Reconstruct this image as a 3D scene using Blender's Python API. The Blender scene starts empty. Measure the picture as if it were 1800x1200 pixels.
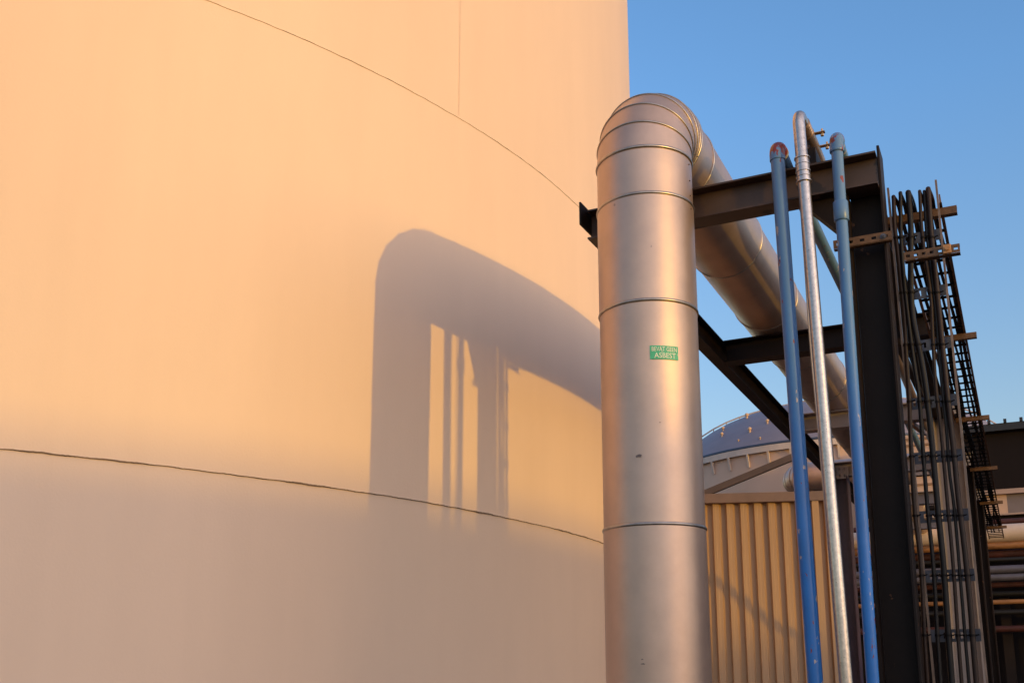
import bpy, bmesh, math, random
from mathutils import Vector, Matrix
random.seed(7)
R = math.radians
sc = bpy.context.scene
col = sc.collection
PI = math.pi

# ------------------------------------------------------------------ camera
EYE = 1.6
PITCH = R(12.168); YAW = R(25.95)
cd = bpy.data.cameras.new('camera'); cam = bpy.data.objects.new('camera', cd); col.objects.link(cam)
cd.sensor_width = 36; cd.lens = 36.64; cd.shift_y = 200/1800
cd.clip_start = .05; cd.clip_end = 5000
cam.location = (0, 0, EYE); cam.rotation_euler = (PI/2+PITCH, 0, YAW)
sc.camera = cam

# ------------------------------------------------------------------ sky and sun
GLOW = (2.35, 1.6, 1.0, 1); SUN_AZ = R(112); SUN_EL = R(2.1)
w = bpy.data.worlds.new('World'); sc.world = w; w.use_nodes = True
nt = w.node_tree; nt.nodes.clear()
sky = nt.nodes.new('ShaderNodeTexSky'); sky.sky_type = 'NISHITA'; sky.sun_disc = False
sky.sun_elevation = R(7.5); sky.sun_rotation = SUN_AZ; sky.altitude = 0
sky.air_density = 1.0; sky.dust_density = 0.3; sky.ozone_density = 2.6
bg = nt.nodes.new('ShaderNodeBackground'); bg.inputs[1].default_value = .15
wo = nt.nodes.new('ShaderNodeOutputWorld')
# thin dusk haze low over the horizon and the warm afterglow round the setting sun
tcw = nt.nodes.new('ShaderNodeTexCoord'); sxyz = nt.nodes.new('ShaderNodeSeparateXYZ'); nt.links.new(tcw.outputs['Generated'], sxyz.inputs[0])
rmp = nt.nodes.new('ShaderNodeValToRGB'); nt.links.new(sxyz.outputs[2], rmp.inputs[0])
rmp.color_ramp.elements[0].position = .22; rmp.color_ramp.elements[0].color = (.92, .76, .69, 1)
rmp.color_ramp.elements[1].position = .50; rmp.color_ramp.elements[1].color = (.83, .95, 1.05, 1)
mulw = nt.nodes.new('ShaderNodeMixRGB'); mulw.blend_type = 'MULTIPLY'; mulw.inputs[0].default_value = 1
nt.links.new(sky.outputs[0], mulw.inputs[1]); nt.links.new(rmp.outputs[0], mulw.inputs[2])
dotn = nt.nodes.new('ShaderNodeVectorMath'); dotn.operation = 'DOT_PRODUCT'; nt.links.new(tcw.outputs['Generated'], dotn.inputs[0])
dotn.inputs[1].default_value = (math.sin(SUN_AZ)*.97, math.cos(SUN_AZ)*.97, .24)
mrg = nt.nodes.new('ShaderNodeMapRange'); mrg.inputs[1].default_value = .1; mrg.inputs[2].default_value = 1; nt.links.new(dotn.outputs['Value'], mrg.inputs[0])
glw = nt.nodes.new('ShaderNodeMixRGB'); glw.blend_type = 'MULTIPLY'; glw.inputs[0].default_value = 1; glw.inputs[2].default_value = GLOW
nt.links.new(mrg.outputs[0], glw.inputs[1])
addw = nt.nodes.new('ShaderNodeMixRGB'); addw.blend_type = 'ADD'; addw.inputs[0].default_value = 1
nt.links.new(mulw.outputs[0], addw.inputs[1]); nt.links.new(glw.outputs[0], addw.inputs[2])
nt.links.new(addw.outputs[0], bg.inputs[0]); nt.links.new(bg.outputs[0], wo.inputs[0])
sd = bpy.data.lights.new('sun', 'SUN'); sun = bpy.data.objects.new('sun', sd); col.objects.link(sun)
sd.energy = .65; sd.angle = R(.53); sd.color = (1, .60, .02)
S = Vector((math.sin(SUN_AZ)*math.cos(SUN_EL), math.cos(SUN_AZ)*math.cos(SUN_EL), math.sin(SUN_EL)))
sun.rotation_euler = S.to_track_quat('Z', 'Y').to_euler(); sun.location = S*50
vs = sc.view_settings; vs.view_transform = 'Standard'; vs.look = 'None'; vs.exposure = 1.32; vs.gamma = 1

# ------------------------------------------------------------------ helpers
F_ = 1832.; CXp, CYp = 900., 800.
fh = Vector((-math.sin(YAW), math.cos(YAW), 0)); rt = Vector((math.cos(YAW), math.sin(YAW), 0))
fw = fh*math.cos(PITCH)+Vector((0, 0, math.sin(PITCH))); upv = -fh*math.sin(PITCH)+Vector((0, 0, math.cos(PITCH)))
def ray(x, y): return fw*F_+rt*(x-CXp)-upv*(y-CYp)
def at(x, y, Y):                      # the point of the vertical plane at depth Y seen at photo pixel x, y
    r = ray(x, y); r = r*(Y/r.y); r.z += EYE; return r
def link(name, me, mats=None, parent=None):
    o = bpy.data.objects.new(name, me); col.objects.link(o)
    for m in (mats if isinstance(mats, (list, tuple)) else [mats]):
        if m: me.materials.append(m)
    if parent: o.parent = parent
    return o
def obj(name, bm, mat, parent=None, smooth=False, ang=35):
    me = bpy.data.meshes.new(name)
    bmesh.ops.recalc_face_normals(bm, faces=bm.faces)
    if smooth:
        for f in bm.faces: f.smooth = True
        for e in bm.edges:
            if len(e.link_faces) == 2 and e.calc_face_angle(0) > R(ang): e.smooth = False
    bm.to_mesh(me); bm.free()
    return link(name, me, mat, parent)
def tag(o, label, cat, group=None, kind=None):
    if label: o['label'] = label
    if cat: o['category'] = cat
    if group: o['group'] = group
    if kind: o['kind'] = kind
    return o
def thing(name, label, cat, group=None):
    o = bpy.data.objects.new(name, None); col.objects.link(o); o.empty_display_size = .1
    return tag(o, label, cat, group)
def B(): return bmesh.new()
def box(bm, a, b):
    x0, y0, z0 = a; x1, y1, z1 = b
    v = [bm.verts.new(p) for p in ((x0,y0,z0),(x1,y0,z0),(x1,y1,z0),(x0,y1,z0),(x0,y0,z1),(x1,y0,z1),(x1,y1,z1),(x0,y1,z1))]
    for f in ((0,3,2,1),(4,5,6,7),(0,1,5,4),(1,2,6,5),(2,3,7,6),(3,0,4,7)): bm.faces.new([v[i] for i in f])
    return v
def obox(bm, p0, p1, w_, h, upd=Vector((0,0,1))):   # bar from p0 to p1, w_ sideways, h along up
    p0, p1 = Vector(p0), Vector(p1); d = (p1-p0).normalized(); s = d.cross(upd).normalized(); u = s.cross(d)
    v = [bm.verts.new(p+s*a*w_/2+u*b*h/2) for p in (p0, p1) for a, b in ((-1,-1),(1,-1),(1,1),(-1,1))]
    for f in ((0,1,2,3),(7,6,5,4),(0,4,5,1),(1,5,6,2),(2,6,7,3),(3,7,4,0)): bm.faces.new([v[i] for i in f])
def bev(bm, r=.003, seg=1):
    bmesh.ops.bevel(bm, geom=list(bm.edges), offset=r, segments=seg, affect='EDGES', profile=.5)
def tube(bm, pts, r, n=16, cap=True, rad=None):
    pts = [Vector(p) for p in pts]; N = len(pts)
    T = [((pts[min(i+1,N-1)]-pts[max(i-1,0)]).normalized()) for i in range(N)]
    a = Vector((1,0,0)) if abs(T[0].x) < .8 else Vector((0,1,0)); u = (a-T[0]*a.dot(T[0])).normalized()
    rings = []
    for i in range(N):
        u = (u-T[i]*u.dot(T[i])).normalized(); v = T[i].cross(u); q = rad[i] if rad else r
        rings.append([bm.verts.new(pts[i]+u*math.cos(2*PI*k/n)*q+v*math.sin(2*PI*k/n)*q) for k in range(n)])
    for i in range(N-1):
        for k in range(n): bm.faces.new((rings[i][k], rings[i][(k+1)%n], rings[i+1][(k+1)%n], rings[i+1][k]))
    if cap: bm.faces.new(rings[0][::-1]); bm.faces.new(rings[-1])
def ringband(bm, c, ax, u, R0, rb, n=72, m=6, ea=1.0):   # bead round a pipe; ea widens the ring along u for mitred cuts
    ax = ax.normalized(); v = ax.cross(u).normalized()
    rows = []
    for k in range(n):
        t = 2*PI*k/n; rd = u*math.cos(t)*ea+v*math.sin(t); c0 = c+rd*R0; rn = rd.normalized()
        rows.append([bm.verts.new(c0+rn*rb*math.cos(2*PI*j/m)+ax*rb*1.6*math.sin(2*PI*j/m)) for j in range(m)])
    for k in range(n):
        for j in range(m): bm.faces.new((rows[k][j], rows[(k+1)%n][j], rows[(k+1)%n][(j+1)%m], rows[k][(j+1)%m]))
def spline(P, n=8):
    P = [Vector(p) for p in P]; Q = [2*P[0]-P[1]]+P+[2*P[-1]-P[-2]]; out = []
    for i in range(1, len(Q)-2):
        for k in range(n):
            t = k/n; a, b, c, d = Q[i-1:i+3]
            out.append(.5*((2*b)+(c-a)*t+(2*a-5*b+4*c-d)*t*t+(3*b-a-3*c+d)*t**3))
    out.append(P[-1]); return out
def arc(c, a, b, r, t0, t1, n=12):     # points c + r(cos t a + sin t b)
    return [c+(a*math.cos(t0+(t1-t0)*i/n)+b*math.sin(t0+(t1-t0)*i/n))*r for i in range(n+1)]
def ibeam(bm, p0, p1, h, wf, tf=.012, tw=.008, upd=Vector((0,0,1))):
    p0, p1 = Vector(p0), Vector(p1); d = (p1-p0).normalized(); s = d.cross(upd).normalized(); u = s.cross(d)
    P = [(-wf/2,-h/2),(wf/2,-h/2),(wf/2,-h/2+tf),(tw/2,-h/2+tf),(tw/2,h/2-tf),(wf/2,h/2-tf),(wf/2,h/2),(-wf/2,h/2),(-wf/2,h/2-tf),(-tw/2,h/2-tf),(-tw/2,-h/2+tf),(-wf/2,-h/2+tf)]
    A = [bm.verts.new(p0+s*a+u*b) for a, b in P]; Bv = [bm.verts.new(p1+s*a+u*b) for a, b in P]
    n = len(P)
    for i in range(n): bm.faces.new((A[i], A[(i+1)%n], Bv[(i+1)%n], Bv[i]))
    bm.faces.new(A[::-1]); bm.faces.new(Bv)
def perf(bm, o, ux, uz, L, H, t, slots, sw, sh):     # perforated strip: origin o, along ux (L) and uz (H), thickness t; slots = centre offsets
    nrm = ux.cross(uz).normalized()
    cuts = []
    for s_ in slots: cuts += [s_-sw/2, s_+sw/2]
    xs = [0]+cuts+[L]; z0, z1 = H/2-sh/2, H/2+sh/2
    def cell(a, b, c, d):
        v = [bm.verts.new(o+ux*x+uz*z+nrm*q) for q in (0, t) for x, z in ((a,c),(b,c),(b,d),(a,d))]
        for f in ((0,1,2,3),(7,6,5,4),(0,4,5,1),(1,5,6,2),(2,6,7,3),(3,7,4,0)): bm.faces.new([v[i] for i in f])
    for i in range(len(xs)-1):
        if i % 2 == 0: cell(xs[i], xs[i+1], 0, H)
        else:
            cell(xs[i], xs[i+1], 0, z0); cell(xs[i], xs[i+1], z1, H)

# ------------------------------------------------------------------ materials
def mat(name, base, rough=.6, metal=0., var=.0, vscale=3., bump=0., bscale=40., spec=.5, stretch=None,
        spots=None, sscale=20, sthr=.62, coat=0, rvar=0, streak=0):
    m = bpy.data.materials.new(name); m.use_nodes = True; t = m.node_tree; N = t.nodes; L = t.links
    b = N['Principled BSDF']; b.inputs['Roughness'].default_value = rough; b.inputs['Metallic'].default_value = metal
    b.inputs['Specular IOR Level'].default_value = spec
    b.inputs['Coat Weight'].default_value = coat
    tc = N.new('ShaderNodeTexCoord'); mp = N.new('ShaderNodeMapping'); L.new(tc.outputs['Object'], mp.inputs[0])
    if stretch: mp.inputs['Scale'].default_value = stretch
    n1 = N.new('ShaderNodeTexNoise'); n1.inputs['Scale'].default_value = vscale; n1.inputs['Detail'].default_value = 6
    n1.inputs['Roughness'].default_value = .6
    L.new(mp.outputs[0], n1.inputs['Vector'])
    cr = N.new('ShaderNodeValToRGB'); cr.color_ramp.elements[0].position = .3; cr.color_ramp.elements[1].position = .7
    lo = [c*(1-var) for c in base]; hi = [min(1, c*(1+var)) for c in base]
    cr.color_ramp.elements[0].color = (*lo, 1); cr.color_ramp.elements[1].color = (*hi, 1)
    L.new(n1.outputs[0], cr.inputs[0]); c_out = cr.outputs[0]
    if streak:
        m2 = N.new('ShaderNodeMapping'); m2.inputs['Scale'].default_value = (2.6, 2.6, .10); L.new(tc.outputs['Object'], m2.inputs[0])
        n4 = N.new('ShaderNodeTexNoise'); n4.inputs['Scale'].default_value = 1.3; n4.inputs['Detail'].default_value = 7; L.new(m2.outputs[0], n4.inputs['Vector'])
        r4 = N.new('ShaderNodeValToRGB'); r4.color_ramp.elements[0].position = .48; r4.color_ramp.elements[1].position = .72
        r4.color_ramp.elements[0].color = (1, 1, 1, 1); r4.color_ramp.elements[1].color = (1-streak, 1-streak*1.25, 1-streak*1.4, 1); L.new(n4.outputs[0], r4.inputs[0])
        m4 = N.new('ShaderNodeMixRGB'); m4.blend_type = 'MULTIPLY'; m4.inputs[0].default_value = 1; L.new(c_out, m4.inputs[1]); L.new(r4.outputs[0], m4.inputs[2]); c_out = m4.outputs[0]
    if spots:
        cc, (scx) = spots, sscale
        n2 = N.new('ShaderNodeTexNoise'); n2.inputs['Scale'].default_value = scx; n2.inputs['Detail'].default_value = 5
        L.new(tc.outputs['Object'], n2.inputs['Vector'])
        r2 = N.new('ShaderNodeValToRGB'); r2.color_ramp.elements[0].position = sthr; r2.color_ramp.elements[1].position = sthr+.02
        L.new(n2.outputs[0], r2.inputs[0])
        mx = N.new('ShaderNodeMixRGB'); L.new(r2.outputs[0], mx.inputs[0]); L.new(c_out, mx.inputs[1]); mx.inputs[2].default_value = (*cc, 1)
        c_out = mx.outputs[0]
    L.new(c_out, b.inputs['Base Color'])
    if rvar:
        mr = N.new('ShaderNodeMapRange'); L.new(n1.outputs[0], mr.inputs[0]); mr.inputs[3].default_value = rough-rvar; mr.inputs[4].default_value = rough+rvar
        L.new(mr.outputs[0], b.inputs['Roughness'])
    if bump:
        n3 = N.new('ShaderNodeTexNoise'); n3.inputs['Scale'].default_value = bscale; n3.inputs['Detail'].default_value = 4
        L.new(tc.outputs['Object'], n3.inputs['Vector'])
        bp = N.new('ShaderNodeBump'); bp.inputs['Strength'].default_value = bump; bp.inputs['Distance'].default_value = .01
        L.new(n3.outputs[0], bp.inputs['Height']); L.new(bp.outputs[0], b.inputs['Normal'])
    m['c_out'] = 1
    return m

M_tank = mat('tank_paint', (.81, .568, .405), .55, var=.045, vscale=.55, bump=.10, bscale=60, stretch=(1,1,.35), spec=.3, streak=.015)
M_seam = mat('seam_dirt', (.20, .125, .08), .9, var=.5, vscale=8)
M_seam2 = mat('faint_seam_dirt', (.36, .23, .14), .9, var=.5, vscale=8)
M_lip = mat('seam_lip', (.70, .55, .44), .6, var=.1)
M_clad = mat('aluminium_cladding', (.54, .38, .30), .38, metal=.68, var=.08, vscale=5, bump=.12, bscale=420, rvar=.05, spots=(.33, .25, .21), sscale=13, sthr=.75, streak=.12)
M_bead = mat('cladding_bead', (.42, .36, .32), .35, metal=.9, var=.15, vscale=20)
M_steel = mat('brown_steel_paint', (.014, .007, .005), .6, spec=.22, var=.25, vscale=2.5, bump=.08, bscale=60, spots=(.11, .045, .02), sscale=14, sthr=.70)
M_steel_lit = mat('brown_steel_paint_lit', (.065, .036, .024), .5, var=.3, vscale=3, bump=.08, bscale=60, spots=(.02, .012, .010), sscale=5, sthr=.60)  # front beam's steel paint made lighter, with its sunlight put into the colour
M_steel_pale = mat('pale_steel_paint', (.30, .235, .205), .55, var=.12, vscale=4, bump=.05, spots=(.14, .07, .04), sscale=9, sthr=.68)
M_galv = mat('galvanised_steel', (.10, .10, .125), .5, metal=.4, var=.2, vscale=30, bump=.05)
M_rust = mat('rusty_strut', (.15, .075, .036), .6, metal=.3, var=.35, vscale=18, bump=.1)
M_cable = mat('black_cable', (.007, .004, .004), .5, spec=.3, var=.3, vscale=9)
M_cable_b = mat('brown_cable', (.024, .010, .006), .5, spec=.3, var=.3, vscale=6)
M_tray = mat('dark_tray_steel', (.009, .006, .006), .6, spec=.2, metal=.3, var=.3, vscale=9)
M_silver = mat('silver_conduit', (.52, .45, .41), .30, metal=.9, var=.2, vscale=45, spots=(.10, .06, .05), sscale=120, sthr=.67)

def blue_paint(name, base, topz, seed, amt):
    m = mat(name, base, .34, var=.10, vscale=6, bump=.06, bscale=50, spec=.5, spots=(.26, .055, .03), sscale=34, sthr=.735)
    t = m.node_tree; N = t.nodes; L = t.links; b = N['Principled BSDF']
    src = b.inputs['Base Color'].links[0].from_socket
    tc = N.new('ShaderNodeTexCoord')
    n = N.new('ShaderNodeTexNoise'); n.inputs['Scale'].default_value = 22; n.inputs['Detail'].default_value = 5
    mp = N.new('ShaderNodeMapping'); mp.inputs['Location'].default_value = (seed, seed*2, 0); mp.inputs['Scale'].default_value = (1, 1, .45)
    L.new(tc.outputs['Object'], mp.inputs[0]); L.new(mp.outputs[0], n.inputs['Vector'])
    r = N.new('ShaderNodeValToRGB'); r.color_ramp.elements[0].position = .66; r.color_ramp.elements[1].position = .675
    L.new(n.outputs[0], r.inputs[0])
    mx = N.new('ShaderNodeMixRGB'); L.new(r.outputs[0], mx.inputs[0]); L.new(src, mx.inputs[1]); mx.inputs[2].default_value = (.50, .40, .36, 1)
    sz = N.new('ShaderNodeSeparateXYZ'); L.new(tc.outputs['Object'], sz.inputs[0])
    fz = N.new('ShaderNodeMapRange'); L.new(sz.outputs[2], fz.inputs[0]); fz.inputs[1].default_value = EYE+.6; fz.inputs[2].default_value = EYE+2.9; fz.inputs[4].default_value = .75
    fd = N.new('ShaderNodeMixRGB'); L.new(fz.outputs[0], fd.inputs[0]); L.new(src, fd.inputs[1]); fd.inputs[2].default_value = (.135, .22, .33, 1)   # paler towards the top: bleached paint, and sunlight put into the colour
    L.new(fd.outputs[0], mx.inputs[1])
    # bare rust patches where the paint has come off near the top fitting
    sp = N.new('ShaderNodeSeparateXYZ'); L.new(tc.outputs['Object'], sp.inputs[0])
    n2 = N.new('ShaderNodeTexNoise'); n2.inputs['Scale'].default_value = 26; n2.inputs['Detail'].default_value = 4
    L.new(mp.outputs[0], n2.inputs['Vector'])
    mr = N.new('ShaderNodeMapRange'); L.new(sp.outputs[2], mr.inputs[0]); mr.inputs[1].default_value = topz-.16; mr.inputs[2].default_value = topz; mr.inputs[3].default_value = 0; mr.inputs[4].default_value = amt
    my = N.new('ShaderNodeMapRange'); L.new(sp.outputs[1], my.inputs[0]); my.inputs[1].default_value = 6.17; my.inputs[2].default_value = 6.24; my.inputs[3].default_value = 1; my.inputs[4].default_value = 0
    mm = N.new('ShaderNodeMath'); mm.operation = 'MULTIPLY'; L.new(mr.outputs[0], mm.inputs[0]); L.new(my.outputs[0], mm.inputs[1])
    ad = N.new('ShaderNodeMath'); ad.operation = 'ADD'; L.new(n2.outputs[0], ad.inputs[0]); L.new(mm.outputs[0], ad.inputs[1])
    r3 = N.new('ShaderNodeValToRGB'); r3.color_ramp.elements[0].position = .68; r3.color_ramp.elements[1].position = .70
    L.new(ad.outputs[0], r3.inputs[0])
    mx2 = N.new('ShaderNodeMixRGB'); L.new(r3.outputs[0], mx2.inputs[0]); L.new(mx.outputs[0], mx2.inputs[1]); mx2.inputs[2].default_value = (.22, .03, .015, 1)
    L.new(mx2.outputs[0], b.inputs['Base Color'])
    return m

# ------------------------------------------------------------------ ground
bm = B(); box(bm, (-1500, -1500, -.5), (1500, 1500, 0))
g = obj('ground', bm, mat('asphalt_ground', (.055, .042, .036), .9, var=.2, vscale=.4, bump=.2, bscale=15)); tag(g, None, None, kind='structure')

# ------------------------------------------------------------------ the large storage tank
TR = 9.57; TC = Vector((-13.43, 9.72, 0)); ZS = (EYE+1.39, EYE+4.91); TTOP = 13.2
tank = thing('storage_tank', 'huge cream painted cylindrical storage tank filling the left, with pipe shadow on it', 'storage tank')
def cyl(bm, c, r, z0, z1, n=256, nz=1, a0=0, a1=2*PI):
    full = abs(a1-a0-2*PI) < 1e-6; K = n if full else n+1; rows = []
    for j in range(nz+1):
        z = z0+(z1-z0)*j/nz
        rows.append([bm.verts.new((c.x+r*math.cos(a0+(a1-a0)*k/n), c.y+r*math.sin(a0+(a1-a0)*k/n), z)) for k in range(K)])
    for j in range(nz):
        for k in range(n): bm.faces.new((rows[j][k], rows[j][(k+1) % K], rows[j+1][(k+1) % K], rows[j+1][k]))
    return rows
for z0, z1, dr in ((0, ZS[0], 0), (ZS[0], ZS[1], .006), (ZS[1], TTOP, .003)):
    bm = B(); rows = cyl(bm, TC, TR+dr, z0, z1, 320, 1); obj('shell_course', bm, M_tank, tank, True)
for zz in ZS:                                  # ragged horizontal joints between the courses
    bm = B(); n = 1500; h = 0
    a0, a1 = R(-95), R(35)
    ph = [random.uniform(0, 6.28) for _ in range(6)]
    rows = []
    for k in range(n+1):
        t = a0+(a1-a0)*k/n
        h = .5*math.sin(t*23+ph[0])+.3*math.sin(t*61+ph[1])+.3*math.sin(t*143+ph[2])+.4*math.sin(t*311+ph[3])+random.uniform(-.35, .35)
        amp = .0035; zc = zz+h*amp
        thick = (.0029 if zz == ZS[0] else .0015)*(.2+.8*max(0, math.sin(t*37+ph[4])+.6*math.sin(t*97+ph[5])+random.uniform(-.3, .3)))+(.0011 if zz == ZS[0] else .0004)
        rr = TR+.0095
        rows.append([bm.verts.new((TC.x+q*math.cos(t), TC.y+q*math.sin(t), zc+s*thick)) for q, s in ((TR-.01, -1), (rr, -1), (rr, 1), (TR-.01, 1))])
    for k in range(n):
        for j in range(3): bm.faces.new((rows[k][j], rows[k+1][j], rows[k+1][j+1], rows[k][j+1]))
    obj('horizontal_joint', bm, M_seam if zz == ZS[0] else M_seam2, tank)
def vseam(px, z0, z1, name='vertical_joint'):  # hairline vertical joint on the tank where ray px meets it
    r = ray(px, 700); d = Vector((r.x, r.y)); c = Vector((TC.x, TC.y))
    A = d.dot(d); Bq = -2*d.dot(c); C = c.dot(c)-TR*TR; s = (-Bq-math.sqrt(Bq*Bq-4*A*C))/(2*A)
    p = d*s-c; t = math.atan2(p.y, p.x); bm = B(); w_ = .0022/TR
    v = [bm.verts.new((TC.x+(TR+.0078)*math.cos(t+e), TC.y+(TR+.0078)*math.sin(t+e), z)) for z, e in ((z0, -w_), (z0, w_), (z1, w_), (z1, -w_))]
    bm.faces.new(v); obj(name, bm, mat('hairline', (.73, .51, .365), .7), tank)
vseam(800, ZS[1]+.02, TTOP-.1)
# top: roof cone so that the tank is closed
bm = B(); rim = [bm.verts.new((TC.x+(TR+.05)*math.cos(2*PI*k/160), TC.y+(TR+.05)*math.sin(2*PI*k/160), TTOP)) for k in range(160)]
ap = bm.verts.new((TC.x, TC.y, TTOP+1.2))
for k in range(160): bm.faces.new((rim[k], rim[(k+1) % 160], ap))
obj('roof', bm, M_tank, tank, True)

# ------------------------------------------------------------------ the large insulated pipe
PX, PY, PR = -1.92, 5.87, .30; ZH = EYE+3.50; RB = .315; Z0b = ZH-RB
pipe = thing('insulated_pipe', 'thick pipe in silver cladding rising in front and bending back over the steel frame', 'pipe')
bm = B(); n = 96
def ring(bm, c, u, v, r): return [bm.verts.new(c+u*math.cos(2*PI*k/n)*r+v*math.sin(2*PI*k/n)*r) for k in range(n)]
def bridge(bm, a, b):
    for k in range(len(a)): bm.faces.new((a[k], a[(k+1) % len(a)], b[(k+1) % len(b)], b[k]))
X_, Y_, Z_ = Vector((1,0,0)), Vector((0,1,0)), Vector((0,0,1))
zs = [0, EYE-.47, EYE+.864, EYE+2.197, EYE+2.879, Z0b]
rr = [PR-.002, PR+.001, PR-.001, PR+.002, PR, PR+.001]
for i in range(len(zs)-1):
    bm = B(); rr_ = PR+(.002 if i % 2 else -.001)
    a = ring(bm, Vector((PX, PY, zs[i])), X_, Y_, rr_); b = ring(bm, Vector((PX, PY, zs[i+1])), X_, Y_, rr_); bridge(bm, a, b)
    obj('vertical_cladding', bm, M_clad, pipe, True)
for z in zs[1:]:
    bm = B(); ringband(bm, Vector((PX, PY, z)), Z_, X_, PR+.002, .0065, 96); obj('seam_band', bm, M_bead, pipe, True, 80)
# mitred elbow of gores
NG = 6; EC = Vector((PX, PY+RB, Z0b))
def gore_ring(bm, t, r):              # cut plane at bend angle t
    out = []
    rd = (-Y_*math.cos(t)+Z_*math.sin(t))
    return rd
def mitre(bm, ti, extra=0.):
    rd = (-Y_*math.cos(ti)+Z_*math.sin(ti)); half = PI/2/NG/2
    vs_ = []
    for k in range(n):
        a = 2*PI*k/n; vs_.append(bm.verts.new(EC+rd*(RB/ math.cos(half)+(PR+extra)*math.cos(a)/math.cos(half))+X_*(PR+extra)*math.sin(a)))
    return vs_
bm = B(); angs = [R(v) for v in (0, 17.5, 35, 53, 70, 82, 90)]
prev = None
for t in angs:
    rd = (-Y_*math.cos(t)+Z_*math.sin(t)); cur = [bm.verts.new(EC+rd*(RB+PR*math.cos(2*PI*k/n))+X_*PR*math.sin(2*PI*k/n)) for k in range(n)]
    if prev: bridge(bm, prev, cur)
    prev = cur
obj('elbow_cladding', bm, M_clad, pipe, True, 8)
for t in angs[1:-1]:
    rd = (-Y_*math.cos(t)+Z_*math.sin(t)); axd = (Y_*math.sin(t)+Z_*math.cos(t))
    bm = B(); ringband(bm, EC+rd*RB, axd, rd, PR+.002, .0048, 96, 6); obj('seam_band', bm, M_bead, pipe, True, 80)
# horizontal run
YH0 = PY+RB; ys = [YH0, YH0+.3]+[YH0+.3+1.45*i for i in range(1, 14)]
for i in range(len(ys)-1):
    bm = B(); rr_ = PR+(.002 if i % 2 else -.001)
    a = ring(bm, Vector((PX, ys[i], ZH)), X_, Z_, rr_); b = ring(bm, Vector((PX, ys[i+1], ZH)), X_, Z_, rr_); bridge(bm, a, b)
    obj('horizontal_cladding', bm, M_clad, pipe, True)
for y in ys:
    bm = B(); ringband(bm, Vector((PX, y, ZH)), Y_, X_, PR+.002, .0065, 96); obj('seam_band', bm, M_bead, pipe, True, 80)
# screws in the joint near the elbow
ta = R(-4)
sp_ = [Vector((PX+math.cos(ta)*(PR+.002), PY+math.sin(ta)*(PR+.002), EYE+z_)) for z_ in (3.14, 3.03, 2.93, 2.84, 2.2)]
for t in angs[1:-1]:
    rd = (-Y_*math.cos(t)+Z_*math.sin(t)); axd = (Y_*math.sin(t)+Z_*math.cos(t))
    sp_.append(EC+rd*(RB+(PR+.004)*math.cos(R(118)))+X_*(PR+.004)*math.sin(R(118))+axd*.016)
scr = None
for p in sp_:
    if scr is None:
        bm = B(); bmesh.ops.create_icosphere(bm, subdivisions=2, radius=.0045); scr = obj('screw', bm, mat('screw_dark', (.12, .07, .05), .5, metal=.5), pipe, True)
        scr.location = p
    else:
        c_ = scr.copy(); c_.location = p; col.objects.link(c_); c_.parent = pipe
# green sticker
def cylpt(px, py):
    r = ray(px, py); d = Vector((r.x, r.y)); c = Vector((PX, PY)); A = d.dot(d); Bq = -2*d.dot(c); C = c.dot(c)-(PR+.003)**2
    s = (-Bq-math.sqrt(Bq*Bq-4*A*C))/(2*A); p = r*s; return math.atan2(p.y-PY, p.x-PX), p.z+EYE
tA, zA = cylpt(1142.5, 619.5); tB, zB = cylpt(1192, 621); zT = cylpt(1143, 607)[1]; zBt = cylpt(1143, 631)[1]
zc = (zT+zBt)/2; hh = (zT-zBt)
M_green = mat('green_sticker', (.05, .42, .22), .4, var=.12, vscale=40, spots=(.35, .42, .28), sscale=60, sthr=.63)
bm = B(); K = 24
rows = [[bm.verts.new((PX+(PR+.0035)*math.cos(tA+(tB-tA)*k/K), PY+(PR+.0035)*math.sin(tA+(tB-tA)*k/K), z)) for k in range(K+1)] for z in (zc-hh/2, zc+hh/2)]
for k in range(K): bm.faces.new((rows[0][k], rows[0][k+1], rows[1][k+1], rows[1][k]))
stk = obj('sticker', bm, M_green, pipe, True); stk['label'] = 'small green warning sticker with pale lettering'
M_scuff = mat('scuff', (.16, .12, .11), .6, var=.4, vscale=60)
for px, py, hw, hh2 in ((1123, 801, 6.5, 3.0), (1130, 1166, 4.5, 1.3), (1129, 1158, 2.0, 1.2), (1160, 742, 2.5, .8)):
    t0_, z0_ = cylpt(px-hw, py); t1_, z1_ = cylpt(px+hw, py); hz_ = hh2/300.; bm = B(); K2 = 14; ctr = (t0_+t1_)/2; zc2 = (z0_+z1_)/2
    ring_ = []
    for k in range(K2):
        a_ = 2*PI*k/K2; q_ = random.uniform(.55, 1.1); t_ = ctr+(t1_-t0_)/2*math.cos(a_)*q_
        ring_.append(bm.verts.new((PX+(PR+.0032)*math.cos(t_), PY+(PR+.0032)*math.sin(t_), zc2+hz_*math.sin(a_)*q_)))
    bm.faces.new(ring_); obj('scuff_mark', bm, M_scuff, pipe)
M_letter = mat('sticker_lettering', (.78, .76, .62), .6)
W = (tB-tA)*PR
def text(body, size, cx, cz, xs_=1.0):
    cu = bpy.data.curves.new('txt', 'FONT'); cu.body = body; cu.size = size; cu.align_x = 'CENTER'; cu.align_y = 'CENTER'; cu.resolution_u = 3; cu.offset = size*.002
    o = bpy.data.objects.new('txt', cu); col.objects.link(o)
    dg = bpy.context.evaluated_depsgraph_get(); me = bpy.data.meshes.new_from_object(o.evaluated_get(dg))
    bpy.data.objects.remove(o)
    for v in me.vertices:
        t = (tA+tB)/2+(v.co.x*xs_+cx)/PR; z = zc+cz+v.co.y
        v.co = (PX+(PR+.0050)*math.cos(t), PY+(PR+.0050)*math.sin(t), z)
    lt = bpy.data.objects.new('lettering', me); col.objects.link(lt); me.materials.append(M_letter); lt.parent = stk
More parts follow.
